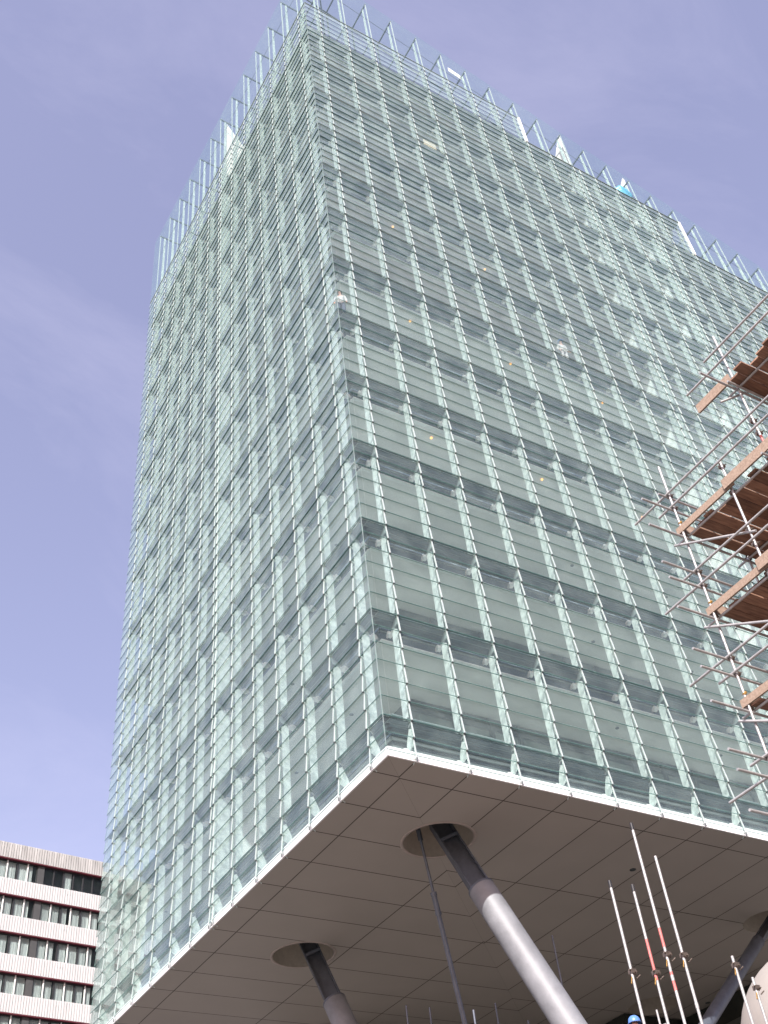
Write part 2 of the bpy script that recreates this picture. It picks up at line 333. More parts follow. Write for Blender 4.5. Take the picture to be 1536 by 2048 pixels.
# storeys
ZC = .50
CX, CY = 3.2, 3.15
LIGHTZ = (19.6, 24.6)
for k in range(13):
    z = lev(k) + ZO
    xe = XE - .4 if k < 12 else 27.9
    # walkway round both faces
    b = MB()
    for F, e in ((FR, xe), (FL, YE-.3)):
        fbox(b, F, .05, e, .025, .050, z-.03, z+.012, 1); fbox(b, F, .06, e, .258, .272, z-.085, z-.04, 2)
        for j, (d0, d1) in enumerate(((.06,.255),(.275,.43),(.445,.592))):
            fbox(b, F, d0, e, d0, d1, z-.075, z-.035, 0)
        fbox(b, F, .60, e, .60, .64, z-.10, z-.03, 2)
        for s in (RX if F is FR else LY):
            if s < e: fbox(b, F, s-.025, s+.025, .052, .60, z-.030, z-.006, 0)
    b.build('walkway', [M['walk'], M['walk_edge'], M['rail']], T)
    # spandrel below the floor line, with two pale rails
    b = MB(); zb = z-ZC if k else ZO-.05
    b.box(DI, xe, DI, DI+.12, zb, z); b.box(DI, DI+.12, DI+.125, YE-.8, zb, z)
    for F, e in ((FR, xe), (FL, YE-.8)):
        fbox(b, F, DI-.03, e, DI-.03, DI-.004, z-.24, z-.20, 1)
        if k == 0:
            for zz in (.55, .82): b.tube(F(.62,.62,ZO+zz), F(e,.62,ZO+zz), .055, 8, 1)
    b.build('spandrel', [M['span'], M['rail']], T)
    # floor slab
    b = MB(); b.box(DI+.125, xe, DI+.125, YE-.8, z-.30, z-.004); b.build('floor_slab' if k < 12 else 'roof_slab', M['floor'], T)
    if k:
        cm = M['ceil'] if k <= 6 else M['conc']
        b = MB(); b.box(DI+.125, xe, DI+.125, YE-.8, z-ZC-.002, z-.34, 0)
        # pale line along the edge
        fbox(b, FR, DI+.02, xe, DI-.012, DI+.122, z-ZC-.03, z-ZC-.003, 1); fbox(b, FL, DI+.123, YE-.8, DI-.012, DI+.122, z-ZC-.03, z-ZC-.003, 1)
        ce = b.build('ceiling', [cm, M['trim']], T)
        if 1 <= k <= 3:
            lb = MB()
            for x in range(5, 24, 5): lb.tube((x+1.1,1.9,z-ZC-.03), (x+1.1,1.9,z-ZC-.004), .07, 12)
            for y in range(4, 22, 4): lb.tube((1.9,y+.7,z-ZC-.03), (1.9,y+.7,z-ZC-.004), .07, 12)
            lb.build('downlights', M['coredark'], ce)
    if k < 12:
        zt = z + H - ZC
        b = MB()   # inner glass skin, one pane per bay
        for F, S, e in ((FR, RX, XE-.5), (FL, LY, YE-.8)):
            fbox(b, F, DI+.06 if F is FR else DI+.09, e, DI+.03, DI+.055, z+.03, zt-.04, 0)
        ig = b.build('inner_glazing', M['inner'], T)
        b = MB()
        for F, S, e in ((FR, RX, XE-.5), (FL, LY, YE-.8)):
            for zz in (.30, .62): fbox(b, F, DI+.1, e, DI+.06, DI+.085, z+zz, z+zz+.03, 0)
        b.build('transom', M['rail'], ig)
        # deep core with framed office partitions
        b = MB(); b.box(CX, XE-.6, CY, YE-1.0, z+.002, zt-.006, 0)
        if k < 2:
            x = CX + .3
            rr = random.Random(k)
            while x < 24:
                w = rr.choice((1.2,1.5,2.1)); b.box(x, x+w-.18, CY-.03, CY-.004, z+.9, zt-.55, 2); b.box(x+w-.17, x+w-.03, CY-.12, CY-.005, z+.01, zt-.1, 1); x += w
            b.box(CX+.05, 24, CY-.05, CY-.031, zt-.5, zt-.34, 1)
            y = CY + .4
            while y < 21: b.box(CX-.11, CX-.005, y, y+.14, z+.01, zt-.5, 1); y += 2.4
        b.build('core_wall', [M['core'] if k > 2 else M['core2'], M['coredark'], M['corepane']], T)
        # white partitions square to the facade
        b = MB()
        b.box(19.30, 19.50, DI+.10, CY-.13, z+.004, zt-.008); b.box(24.50, 24.70, DI+.10, CY-.13, z+.004, zt-.008)
        b.box(DI+.10, CX-.13, 11.95, 12.15, z+.004, zt-.008)
        b.build('partition', M['white'], T)
        b = MB()   # pale lift lobby lining between the two partitions
        b.box(19.52, 24.48, 1.35, 1.45, z+.004, zt-.008); b.build('lobby_lining', M['white'], T)

# roof edge, screens, end posts and white roof walls
b = MB(); zr = lev(12)+ZO
b.box(DI-.05, 27.9, DI-.05, DI+.15, zr+.02, zr+.30); b.box(DI-.05, DI+.15, DI+.155, YE-.8, zr+.02, zr+.30); b.box(27.75, XE-.5, DI-.05, DI+.15, lev(11)+ZO+.03, lev(11)+ZO+.3)
b.build('roof_kerb', M['trim'], T)
b = MB()
for j in range(9):
    zz = zr + .45 + j*.30
    b.box(1.6+.1*j, 14.6, 2.2+.22*j, 2.3+.22*j, zz, zz+.16); b.box(2.2+.22*j, 2.3+.22*j, 2.6+.22*j, 21, zz, zz+.16)
for x in range(3, 15, 2): b.bar((x,2.1,zr+.3), (x,4.3,zr+3.2), .08, .08)
b.build('plant_screen', M['span'], T)
b = MB(); b.box(15.28, 15.40, -.05, .10, TOPB+ZO, TOPA+ZO+.05); b.build('end_trim', M['white'], T)
b = MB(); b.box(27.88, 28.0, -.05, .10, TOPC+ZO, TOPB+ZO+.05); b.build('end_trim', M['white'], T)
for (x0, zt_, zb_) in ((19.40, 51.6, TOPB), (24.6, 50.3, TOPB)):
    b = MB(); b.prism([(x0,.48,ZO+zb_+.31),(x0,3.2,ZO+zb_+.31),(x0,2.6,ZO+zb_+1.0),(x0,.48,ZO+zt_)], (.16,0,0)); b.build('roof_wall', M['ceil'], T)
b = MB(); b.prism([(.48,11.75,ZO+lev(12)+.31),(2.4,11.75,ZO+lev(12)+.31),(2.0,11.75,ZO+53),(.48,11.75,ZO+55.6)], (0,.2,0)); b.build('roof_wall', M['ceil'], T)

# parapet of tall clear panes carried on posts
def parapet(F, S, basef, topf, s_end, nlast):
    ed = [0.0] + S[:nlast]
    for i in range(len(ed)):
        s0 = ed[i]; s1 = (ed[i+1] if i+1 < len(ed) else s_end)
        base = basef(i-1 if i else 0); t0, t1 = topf(s0), topf(s1)
        g = .012 if i else 0
        b = MB(); p = [F(s0+g,-.008,ZO+base+.02), F(s1-.012,-.008,ZO+base+.02), F(s1-.012,-.008,ZO+t1), F(s0+g,-.008,ZO+t0)]
        b.prism(p, Vector(F(0,.016,0)), 0); b.build('parapet_panel', M['clear'], T)
        if i == 0: continue
        ps = t0 - .35
        b = MB()
        b.bar(F(s0,.03,ZO+base-.02), F(s0,.03,ZO+ps), .05, .05, 0)
        b.prism([F(s0-.014,.26,ZO+base-.2), F(s0-.014,.46,ZO+base-.2), F(s0-.014,.42,ZO+ps-.1), F(s0-.014,.30,ZO+ps)], Vector(F(.028,0,0)), 1)
        b.bar(F(s0,.0,ZO+ps-.10), F(s0,1.75,ZO+ps-.16), .07, .12, 2)
        b.bar(F(s0,.05,ZO+base+.02), F(s0,1.75,ZO+base+.02), .05, .08, 2)
        b.bar(F(s0,1.75,ZO+base-.6), F(s0,1.75,ZO+ps-.1), .07, .07, 2)
        b.bar(F(s0,1.75,ZO+ps-.14), F(s1,1.75,ZO+topf(s1)-.49), .07, .09, 2)
        b.bar(F(s0,.36,ZO+ps-1.3), F(s1,.36,ZO+topf(s1)-1.65), .022, .022, 2)
        b.build('parapet_frame', [M['rod'], M['frit'], M['steelrail']], T)
M['steelrail'] = solid('grey_rail', (.10,.125,.135), .5, .2)
parapet(FR, RX, rtop, ptopR, XE, 23)
parapet(FL, LY, lambda i: TOPA, ptopL, YE, 13)
b = MB()   # dark cap along the head of the louvres
b.box(.0, 15.3, -.02, .03, ZO+TOPA-.016, ZO+TOPA+.016); b.box(-.02, .03, .035, YE, ZO+TOPA-.016, ZO+TOPA+.016)
b.box(15.41, 27.87, -.02, .03, ZO+TOPB-.012, ZO+TOPB+.012); b.box(28.01, XE, -.02, .03, ZO+TOPC-.012, ZO+TOPC+.012)
b.build('head_cap', M['rail'], T)
# corner joints of the outer skin and the glass return at the far left
b = MB(); b.box(-.012,.006,-.012,.006, ZO+.1, ZO+TOPA); b.build('corner_joint', M['rail'], T)
b = MB()
for k in range(13):
    for j in range(3):
        x0 = .1+ j*1.8; z0 = lev(k)+ZO; z9 = min(z0+H-.02, TOPA+ZO)
        b.box(x0, x0+1.77, YE, YE+.015, z0, z9)
b.box(.1, 5.4, YE, YE+.015, ZO+.2, ZO+Z1-.02)
b.build('return_glazing', M['louvre'], T)
b = MB(); b.box(CX, XE-.6, YE-.99, YE-.79, ZO, ZO+lev(12)-.5); b.box(XE-.45, XE-.25, 1, YE-.8, ZO, ZO+lev(11)-.5); b.build('rear_wall', M['core'], T)

# white fascia, mitred at the corner
b = MB(); prof = [(.10,-.175),(.045,-.175),(.045,.045),(.058,.05),(.058,.062),(.05,.068),(.085,.15),(.16,.19),(.60,.19)]
for F, e, pitch in ((FR, XE, RX), (FL, YE, LY)):
    edges = [None] + [s for s in pitch] + [e]
    for a, c in zip(edges[:-1], edges[1:]):
        A = [F((d if a is None else a+.006), d, z+ZO) for d, z in prof]; B = [F(c-.006, d, z+ZO) for d, z in prof]
        n = len(prof)
        b.add(A+B, [(i,i+1,n+i+1,n+i) for i in range(n-1)], 0)
b.build('fascia', M['fascia'], T)
b = MB(); b.box(.11, XE, .11, .7, ZO+.0, ZO+.16); b.box(.11, .7, .705, YE, ZO+.0, ZO+.16); b.build('fascia_backing', M['darkbeam'], T)

# soffit with round recesses where the legs pass through
HOLES = [(4.06,3.78,1.09),(4.11,12.90,1.09),(19.6,4.9,1.05),(21.1,13.4,1.1)]
bm = bmesh.new(); zs = ZO-.178
def loop(pts):
    vs = [bm.verts.new(p) for p in pts]
    for i in range(len(vs)): bm.edges.new((vs[i], vs[(i+1)%len(vs)]))
loop([(.10,.10,zs),(XE,.10,zs),(XE,YE,zs),(.10,YE,zs)])
for cx, cy, r in HOLES: loop([(cx+r*math.cos(2*PI*i/48), cy+r*math.sin(2*PI*i/48), zs) for i in range(48)])
bmesh.ops.triangle_fill(bm, edges=bm.edges, use_beauty=True, use_dissolve=False, normal=(0,0,-1))
for f in bm.faces:
    if f.normal.z > 0: f.normal_flip()
me = bpy.data.meshes.new('soffit'); bm.to_mesh(me); bm.free(); me.materials.append(M['soffit']); link('soffit', me, T)
ring_m = solid('soffit_ring', (.43,.37,.33), .5)
for hi_, (cx, cy, r) in enumerate(HOLES):
    b = MB(); b.lathe([(r,-.004),(r,.93),(0.01,.93)], (cx,cy,zs), 48); b.build('leg_recess', M['drum'], T)
    if hi_ > 1: continue
    b = MB(); b.lathe([(r,-.002),(r,-.012),(r+.10,-.012),(r+.10,-.001)], (cx,cy,zs), 48); b.build('soffit_ring', ring_m, T)
for x, y in ((11.5,3.3),(23.3,12.4),(6.5,1.9)):
    if x < 7: continue
    b = MB(); b.lathe([(.01,-.02),(.09,-.02),(.11,-.012),(.11,.0)], (x,y,zs), 20); b.build('soffit_light', M['coredark'], T)

# leaning legs
def leg(px, py, dx, dy, rs, rc, tcol, zt=.75, mat='sleeve'):
    """axis passes (px,py) at the soffit and moves (dx,dy) per metre of fall"""
    P = lambda f: Vector((px+dx*f, py+dy*f, ZO-.18-f))
    ax = (P(1)-P(0)).normalized()
    s = MB(); s.tube(P(tcol), P(ZO-.18), rs, 40)
    s.lathe([(rs*.2,0),(rs*.2,0)], P(tcol), 4)
    leg_o = s.build('support_leg', M[mat], T)
    c = MB(); side = Vector((.80,-.60,0)); side = (side - ax*side.dot(ax)).normalized(); fr = ax.cross(side).normalized()
    if fr.y > 0: fr = -fr
    a, e = P(-zt), P(tcol+.3)
    for sgn in (-1, 1):
        o = side*(rc*.92*sgn)
        c.bar(a+o, e+o, rc*1.35, .045, 0, up=side)
    c.bar(a, e, .045, rc*1.85, 0, up=side)
    c.bar(a+ax*.9-side*rc*.95+fr*rc*.7, a+ax*.9+side*rc*.95+fr*rc*.7, .06, .10, 0)
    c.build('steel_core', M['steel'], leg_o)
    r = MB(); r.tube(P(tcol)-ax*.012, P(tcol)+ax*.05, rs+.006, 40); r.build('sleeve_collar', M['steel'], leg_o)
    f = MB(); f.tube(P(ZO-.18), P(ZO-.18-.35)+Vector((0,0,.0)), rs*1.7, 24); f.build('leg_base', M['steel'], leg_o)
    return leg_o
leg(4.35, 3.60, .157, -.424, .405, .30, 1.9)
leg(4.40, 12.72, .157, -.424, .405, .30, 1.9)
leg(19.6, 4.9, -1.28, -.16, .22, .15, 1.0, mat='steel')  # thin strut in dark steel instead of sleeve paint, standing in for shade
# thin tie rod with turnbuckle
def tie(p0, p1):
    p0 = Vector(p0); p1 = Vector(p1); d = (p1-p0)
    b = MB(); b.tube(p0-d*.06, p0+d*.34, .045, 12); b.tube(p0+d*.33, p0+d*3.0, .072, 12)
    t = b.build('tie_rod', M['steel'], T)
    c = MB(); c.tube(p0+d*.31, p0+d*.33, .10, 12); c.tube(p0+d*.33, p0+d*.42, .085, 12); c.tube(p0+d*.42, p0+d*.435, .095, 12); c.build('turnbuckle', M['steel'], t)
    c = MB(); c.bar(p0-d*.06, p0+d*.02, .10, .16); c.build('fork_end', M['steel'], t)
tie((3.62,4.1,ZO-.0), (4.986,4.98,ZO-5.125))
# lobby under the far end; third box added out of view to darken soffit
b = MB(); b.box(20.3, 40, 14.4, 23, 0, ZO-.20); b.box(23.6, 40, 8.2, 14.39, 0, ZO-.20); b.box(8, 20.29, 19, 23, 0, ZO-.20); b.build('lobby_wall_and_shade_block', M['dark'], T)
b = MB()
for z in (ZO-1.6, ZO-4.2, ZO-7): b.box(23.35, 23.595, 8.2, 14.38, z, z+.35)
b.build('lobby_beam', M['darkbeam'], T)

# ------------------------------------------------------------------ ground
def ground_mat():
    m, nt, b = nodes('paved_ground')
    geo = N(nt, 'ShaderNodeNewGeometry')
    br = N(nt, 'ShaderNodeTexBrick'); br.inputs['Scale'].default_value = 1.0; br.inputs['Color1'].default_value = (.26,.245,.225,1); br.inputs['Color2'].default_value = (.22,.21,.195,1); br.inputs['Mortar'].default_value = (.15,.14,.13,1)
    br.inputs['Mortar Size'].default_value = .01; L(nt, geo.outputs['Position'], br.inputs['Vector'])
    nz = N(nt, 'ShaderNodeTexNoise'); nz.inputs['Scale'].default_value = .3; nz.inputs['Detail'].default_value = 8; L(nt, geo.outputs['Position'], nz.inputs['Vector'])
    mx = N(nt, 'ShaderNodeMix', data_type='RGBA', blend_type='MULTIPLY'); mx.inputs['Factor'].default_value = .35; L(nt, br.outputs['Color'], mx.inputs['A']); L(nt, nz.outputs['Color'], mx.inputs['B'])
    L(nt, mx.outputs['Result'], b.inputs['Base Color']); b.inputs['Roughness'].default_value = .85; return m
b = MB(); b.add([(-900,-900,0),(900,-900,0),(900,1200,0),(-900,1200,0)], [(0,1,2,3)])
g = b.build('ground', ground_mat()); g['kind'] = 'structure'

# ------------------------------------------------------------------ the older block behind, lower left
HB = Vector((3.06, 58.48, 25.97+ZO)); hang = math.atan2(.10, 1.0)
hb = empty('ribbed_block', (HB.x, HB.y, 0), hang)
tag(hb, 'older white block with ribbed concrete bands and rows of curtained windows behind the glass tower', 'building')
rz = HB.z
M['rib'] = solid('ribbed_concrete', (.53,.535,.53), .85, var=.10, scale=.5, stretch=(6,1,.6))
M['ribtop'] = solid('weathered_concrete', (.40,.40,.385), .9, var=.32, scale=.8, stretch=(5,1,.5))
M['hred'] = solid('red_brown_edge', (.13,.022,.035), .6)
M['hpillar'] = solid('grey_pillar', (.06,.062,.062), .7)
M['hframe_w'] = solid('white_window_bar', (.72,.73,.70), .5)
M['hframe_d'] = solid('dark_window_bar', (.03,.03,.032), .5)
M['hglass'] = glass('window_glass', (.94,.96,.96), dusty=.01, f0=.03, fres=.5)
M['curtain'] = solid('net_curtain', (.50,.55,.53), .9, var=.14, scale=2.2, stretch=(9,1,.25))
M['void'] = solid('dark_room', (.05,.045,.075), .35, var=.3, scale=1.0)
S0, S1, DEP = -14.0, 24.0, 14.0
band = [(0.05,-1.143), (-2.75,-3.93), (-5.50,-6.70), (-8.30,-9.53), (-11.04,-12.3), (-13.8,-15.0), (-16.55,-17.8), (-19.3,-20.5), (-22.05,-23.3), (-24.8,-26.1)]
for n, (zt_, zb_) in enumerate(band):
    b = MB(); p = .20; s = S0; pts = []
    while s < S1:
        pts += [(s,-.09),(s+.150,-.09),(s+.160,-.02),(s+p-.01,-.02)]; s += p
    nt_ = len(pts)
    ztop = [rz+zt_ - (.0 if y < -.01 else .035) for x, y in pts]
    V = [(x,y,rz+zb_) for x, y in pts] + [(x,y,zt) for (x,y), zt in zip(pts, ztop)] + [(x,.35,zt) for (x,y), zt in zip(pts, ztop)]
    b.add(V, [(i,i+1,nt_+i+1,nt_+i) for i in range(nt_-1)] + [(nt_+i,nt_+i+1,2*nt_+i+1,2*nt_+i) for i in range(nt_-1)], 0)
    b.add([(S0,-.07,rz+zb_-.07),(S1,-.07,rz+zb_-.07),(S1,.35,rz+zb_-.07),(S0,.35,rz+zb_-.07),(S0,-.07,rz+zb_-.002),(S1,-.07,rz+zb_-.002),(S1,.35,rz+zb_-.002),(S0,.35,rz+zb_-.002)], [(0,3,2,1),(4,5,6,7),(0,1,5,4),(1,2,6,5),(2,3,7,6),(3,0,4,7)], 1)
    o = b.build('spandrel_band', [M['ribtop'] if n == 0 else M['rib'], M['hred']], hb)
    if n:
        w = MB()   # the little weep slots
        for s in (.9, 5.6, 10.3, -3.8):
            for j in range(3): w.box(s+j*.165, s+j*.165+.05, -.068, -.05, rz+zt_-.50, rz+zt_-.34)
        w.build('weep_slot', M['hframe_d'], o)
b = MB(); b.box(S0, S1, 1.2, DEP, 0, rz-.05); b.box(S0, S1, .05, 1.19, 0, rz-26.2); b.build('wall', M['void'], hb)
b = MB(); b.box(S0, S1, .36, DEP+.3, rz-.06, rz-.02); b.build('roof', M['rib'], hb)
b = MB()
for s in (S0, S1-.25): b.box(s, s+.25, .36, 1.2, rz-26, rz-.07)
b.build('end_wall', M['rib'], hb)
for n in range(len(band)-1):
    zt_, zb_ = rz+band[n][1]-.09, rz+band[n+1][0]-.02
    if n > 6: break
    pil = 3.3 + .047*n
    runs = []
    for c in (-3, -2, -1, 0, 1, 2):
        runs.append((pil + c*6.9, pil + c*6.9 + .50))
    for pn, (a, c) in enumerate(runs):
        if a < S0 or c > S1: continue
        b = MB(); b.box(a, c, .12, .5, zb_, zt_); b.build('pillar', M['hpillar'], hb)
        nw = 8 if c + 6.4 < S1 else int((S1-c)/.8)
        ww = 6.4/8
        dark = (n == 0 and a > 3)
        for j in range(nw):
            x0 = c + j*ww; x1 = x0 + ww
            if x0 < -5.5: continue
            if x0 > 16: continue
            fr = MB(); t = .045; fm_ = (j % 2)
            fr.box(x0, x0+t, .16, .26, zb_, zt_, 1 if j % 2 == 0 else 0); fr.box(x1-t, x1-.002, .16, .26, zb_, zt_, 1 if j % 2 else 0)
            fr.box(x0+t, x1-t, .16, .26, zb_, zb_+.06, 1); fr.box(x0+t, x1-t, .16, .26, zt_-.06, zt_, 1)
            wo = fr.build('window', [M['hframe_w'] if not dark else M['hframe_d'], M['hframe_d']], hb)
            g_ = MB(); g_.box(x0+t, x1-t, .20, .215, zb_+.06, zt_-.06); g_.build('pane', M['hglass'], wo)
            if not dark or random.random() < .2:
                cu = MB(); q = []; xx = x0+.05; cov = x1-.05 if random.random() < .9 else x0+.05+(ww-.1)*random.uniform(.5,.85)
                kk = 0
                while xx < cov: q.append((xx, .33 + (.05 if kk % 2 else -.03) + random.uniform(-.015,.015))); xx += random.uniform(.03,.07); kk += 1
                m_ = len(q)
                if m_ > 2:
                    cu.add([(x,y,zb_+.05) for x,y in q]+[(x,y,zt_-.04) for x,y in q], [(i,i+1,m_+i+1,m_+i) for i in range(m_-1)], 0, True); cu.build('curtain', M['curtain'], wo)
    # window head and sill lining
    b = MB(); b.box(S0, S1, .37, 1.19, zb_-.3, zb_-.02); b.build('sill', M['hpillar'], hb)

# ------------------------------------------------------------------ scaffold at the right
def coupler(b, p, ang=0):
    p = Vector(p)
    b.box(p.x-.05, p.x+.05, p.y-.05, p.y+.05, p.z-.035, p.z+.035, 0)
    b.tube(p+Vector((-.09,-.03,.02)), p+Vector((.09,.03,-.02)), .014, 6, 0); b.tube(p+Vector((.0,-.10,-.03)), p+Vector((.02,.06,.03)), .012, 6, 0)
TR = .0245
def pole(name, parent, a, c, r=TR, red=None, cap=False, mat='galv'):
    a = Vector(a); c = Vector(c); b = MB(); b.tube(a, c, r, 12, 0)
    d = (c-a); Lh = d.length; d.normalize()
    if red: 
        for (u, v) in red: b.tube(a+d*u, a+d*v, r+.0015, 12, 1)
    if cap: b.tube(c-d*.10, c+d*.03, r+.006, 12, 2)
    # spigot joints of the tube
    for u in (Lh*.37, Lh*.74):
        if Lh > 3: b.tube(a+d*u, a+d*(u+.09), r+.004, 12, 0)
    return b.build(name, [M[mat], M['red'], M['blackcap']], parent)
scf = empty('access_scaffold', (-.43,-11.81,0))
tag(scf, 'tall tube scaffold with wooden plank platforms rising along the right edge of the view', 'scaffold')
OX, OY = -.43, -11.81
zP = ZO - 2.08 + .06            # top platform (stepped one up further along)
def W(x, y, z): return (x, y, z)   # local to scf (origin at its foot corner)
rowsY = {'B': 0.0, 'C': -1.32, 'A': -2.30, 'E': -4.6}
colX = (0.0, 1.75, 3.6, 5.5)
for ci, x in enumerate(colX):
    for nm, y in rowsY.items():
        top = zP + 1.82 if nm == 'B' else (zP + .75 if nm == 'C' else zP + 3.55)
        if ci: top = min(top, zP + 1.2) if nm in 'BC' else top
        sx = .10 if nm == 'A' else (.06 if nm == 'C' else 0)
        st = pole('standard', scf, (x+sx, y, .02), (x+sx, y, top), red=[(top-3.2,top-3.0),(top-6.2,top-6.1)] if nm == 'A' else None)
        for kk in range(0, 6):
            for dz in (-.02, 1.02, .68):
                z = zP - 2*kk + dz
                if z < top:
                    b = MB(); coupler(b, (x+sx+.04, y+.03, z))
                    if nm == 'B' and ci == 0 and dz < 0 and kk < 4: b.tube((x-.02,y,z+.24),(x+.03,y-.02,z+.29),.03,8,1)
                    b.build('coupler', [M['coupler'], M['brass']], st)
        p_ = MB(); p_.box(x+sx-.09, x+sx+.09, y-.09, y+.09, 0, .02); p_.build('base_plate', M['coupler'], st)
scf_levels = [zP + 2, zP, zP - 2, zP - 4, zP - 6, zP - 8]
rnd = random.Random(3)
for li, z in enumerate(scf_levels):
    y_hi = 0.0 if li else rowsY['A']
    yo = y_hi + (1.0 if li else .95)
    if li < 5:
        # guard rails along Y (end of the scaffold), sticking out past the corner
        for h, ext in ((1.02, .35 + .65*(li % 2)), (.68, 1.0 - .62*(li % 2))):
            pole('guard_rail', scf, (-.055, y_hi+ext, z+h), (-.055, -6.2, z+h))
        # guard rails along X
        for h, ext in ((1.00, .25 if li == 1 else .85), (.64, .80)):
            if li: pole('guard_rail', scf, (-ext, y_hi+.055, z+h), (6.3, y_hi+.055, z+h))
        # board bearers and ledgers under the platform
        for x in (.12, 1.75, 3.6, 5.5): pole('transom', scf, (x, y_hi+.28, z-.055), (x, -6.2, z-.055))
        pole('ledger', scf, (-.9, y_hi+.02, z-.11), (6.3, y_hi+.02, z-.11)); pole('ledger', scf, (-.25, -2.36, z-.11), (6.3, -2.36, z-.11))
        # diagonal brace on the end frame
        if li: pole('brace', scf, (-.06, y_hi+.25, z-.02 - .15), (-.06+.10, -1.45, z-1.15)); 
        else: pole('brace', scf, (-.10, y_hi+.35, z-.22), (1.9, y_hi-1.0, z+.6))
        # platform of boards running along X
        b = MB(); y = y_hi - .04; n_ = 0
        while y > -6.0:
            x0 = (.16 if li else -.10) + rnd.uniform(-.05,.05) - (.12 if rnd.random() < .2 else 0); dz = rnd.uniform(0,.006)
            b.box(x0, 6.2, y-.222, y, z-.028+dz, z+.010+dz); y -= .229 + rnd.uniform(0,.008) + (.018 if rnd.random() < .35 else .002)
        b.build('board_platform', M['board'], scf)
        # toe boards on edge, at the end and along the side
        if li:
            b = MB(); b.box(-.03, .01, -1.45, y_hi+.12, z+.012, z+.165); b.build('toe_board', M['toe'], scf)
        b = MB(); b.box(-.075, -.035, -6.0 if li else rowsY['A']-.02, -1.25 if li else rowsY['A']+.9, z+.03, z+.255); b.build('toe_board', M['toe'], scf)
        b = MB(); b.box(.06, 6.2, y_hi+.0-.03, y_hi+.005, z+.013, z+.235); b.build('toe_board', M['toe'], scf)
    else:
        for x in colX: pole('transom', scf, (x+.05, .3, z), (x+.05, -5, z))
        for y in rowsY.values(): pole('ledger', scf, (-.3, y+.05, z-.05), (6.2, y+.05, z-.05))
for z in (1.2, 3.4):
    for y in rowsY.values(): pole('ledger', scf, (-.3, y+.05, z-.05), (6.2, y+.05, z-.05))
    for x in colX: pole('transom', scf, (x+.05, .3, z), (x+.05, -5, z))

# lower scaffold whose loose uprights stand up under the soffit
lsc = empty('low_scaffold', (0,0,0))
tag(lsc, 'low scaffold with a cluster of bare upright poles standing up below the soffit', 'scaffold')
plat = ZO - 10.15
ups = [((-1.14,-8.27), -7.70, None, True), ((-.69,-8.35), -7.74, [(8.05,8.75)], True), ((-1.04,-9.04), -6.96, [(8.3,8.62),(7.6,7.9)], True), ((-.73,-9.10), -7.53, None, False),
       ((.43,-9.10), -9.14, None, False), ((1.68,-8.34), -9.08, None, False)]
zc = ZO - 9.26
def up_pole(x, y, top, red=None, cap=False, coup=True, r=TR, mat='galv'):
    st = pole('standard', lsc, (x,y,.02), (x,y,ZO+top), r=r, red=red, cap=cap, mat=mat)
    if coup:
        b = MB(); coupler(b, (x+.02, y, min(zc, ZO+top-.15)))
        b.tube((x-.10,y-.04,zc-.22),(x-.04,y-.02,zc-.10),.012,6,1) if zc < ZO+top else None
        b.tube((x+.05,y-.03,zc-.12),(x+.13,y-.05,zc-.06),.012,6,0) if zc < ZO+top else None
        b.build('coupler', [M['coupler'], M['brass']], st)
    b = MB(); b.box(x-.09, x+.09, y-.09, y+.09, 0, .02); b.build('base_plate', M['coupler'], st)
for (x, y), top, red, cap in ups: up_pole(x, y, top, red, cap)
up_pole(2.3, -9.4, -6.55, None, False, False)
for (x, y, top) in ((7.91,3.85,-2.635),(4.67,7.46,-3.774),(5.31,7.14,-3.887),(7.0,6.03,-3.977),(8.02,5.86,-4.464),(5.21,-2.36,-7.25),(1.35,-.4,-6.93)): up_pole(x, y, top, None, False, False, mat='galv' if y < -1 else 'steel')  # poles under the soffit get dark steel, their shade put into the colour
for x, y in ((5.2,-8.3),(5.2,-.5),(0.1,-4.4),(5.2,-5.2)): up_pole(x, y, -9.9, None, False, False)
for y in (-8.2,-4.3,-.45): pole('ledger', lsc, (-1.3,y,plat-.11), (5.6,y,plat-.11)); pole('ledger', lsc, (-1.3,y,plat-4.3), (5.6,y,plat-4.3))
for x in (-1.0,.2,2.5,5.1): pole('transom', lsc, (x,-8.6,plat-.055), (x,.8,plat-.055)); pole('transom', lsc, (x,-8.6,plat-4.2), (x,.8,plat-4.2))
b = MB(); y = -7.6
while y < .2: b.box(-.9, 5.4, y, y+.225, plat-.03, plat+.008); y += .232
b.build('board_platform', M['board'], lsc)

# pale rounded tank beyond the low scaffold
dc = Vector((10.03,-3.39,ZO-7.89)); R_ = 2.3
b = MB(); b.lathe([(R_*math.cos(a), R_*math.sin(a)) for a in [PI/2*k/14 for k in range(14)]] + [(.02,R_)], dc, 64); b.lathe([(R_,0),(R_,-(dc.z-.02))], dc, 64)
tk = b.build('domed_tank', solid('pale_render', (.29,.27,.25), .85, var=.06, scale=1.2, bump=.15, bscale=14))
tag(tk, 'pale beige domed tank bulging into the bottom right corner behind thin poles', 'tank')

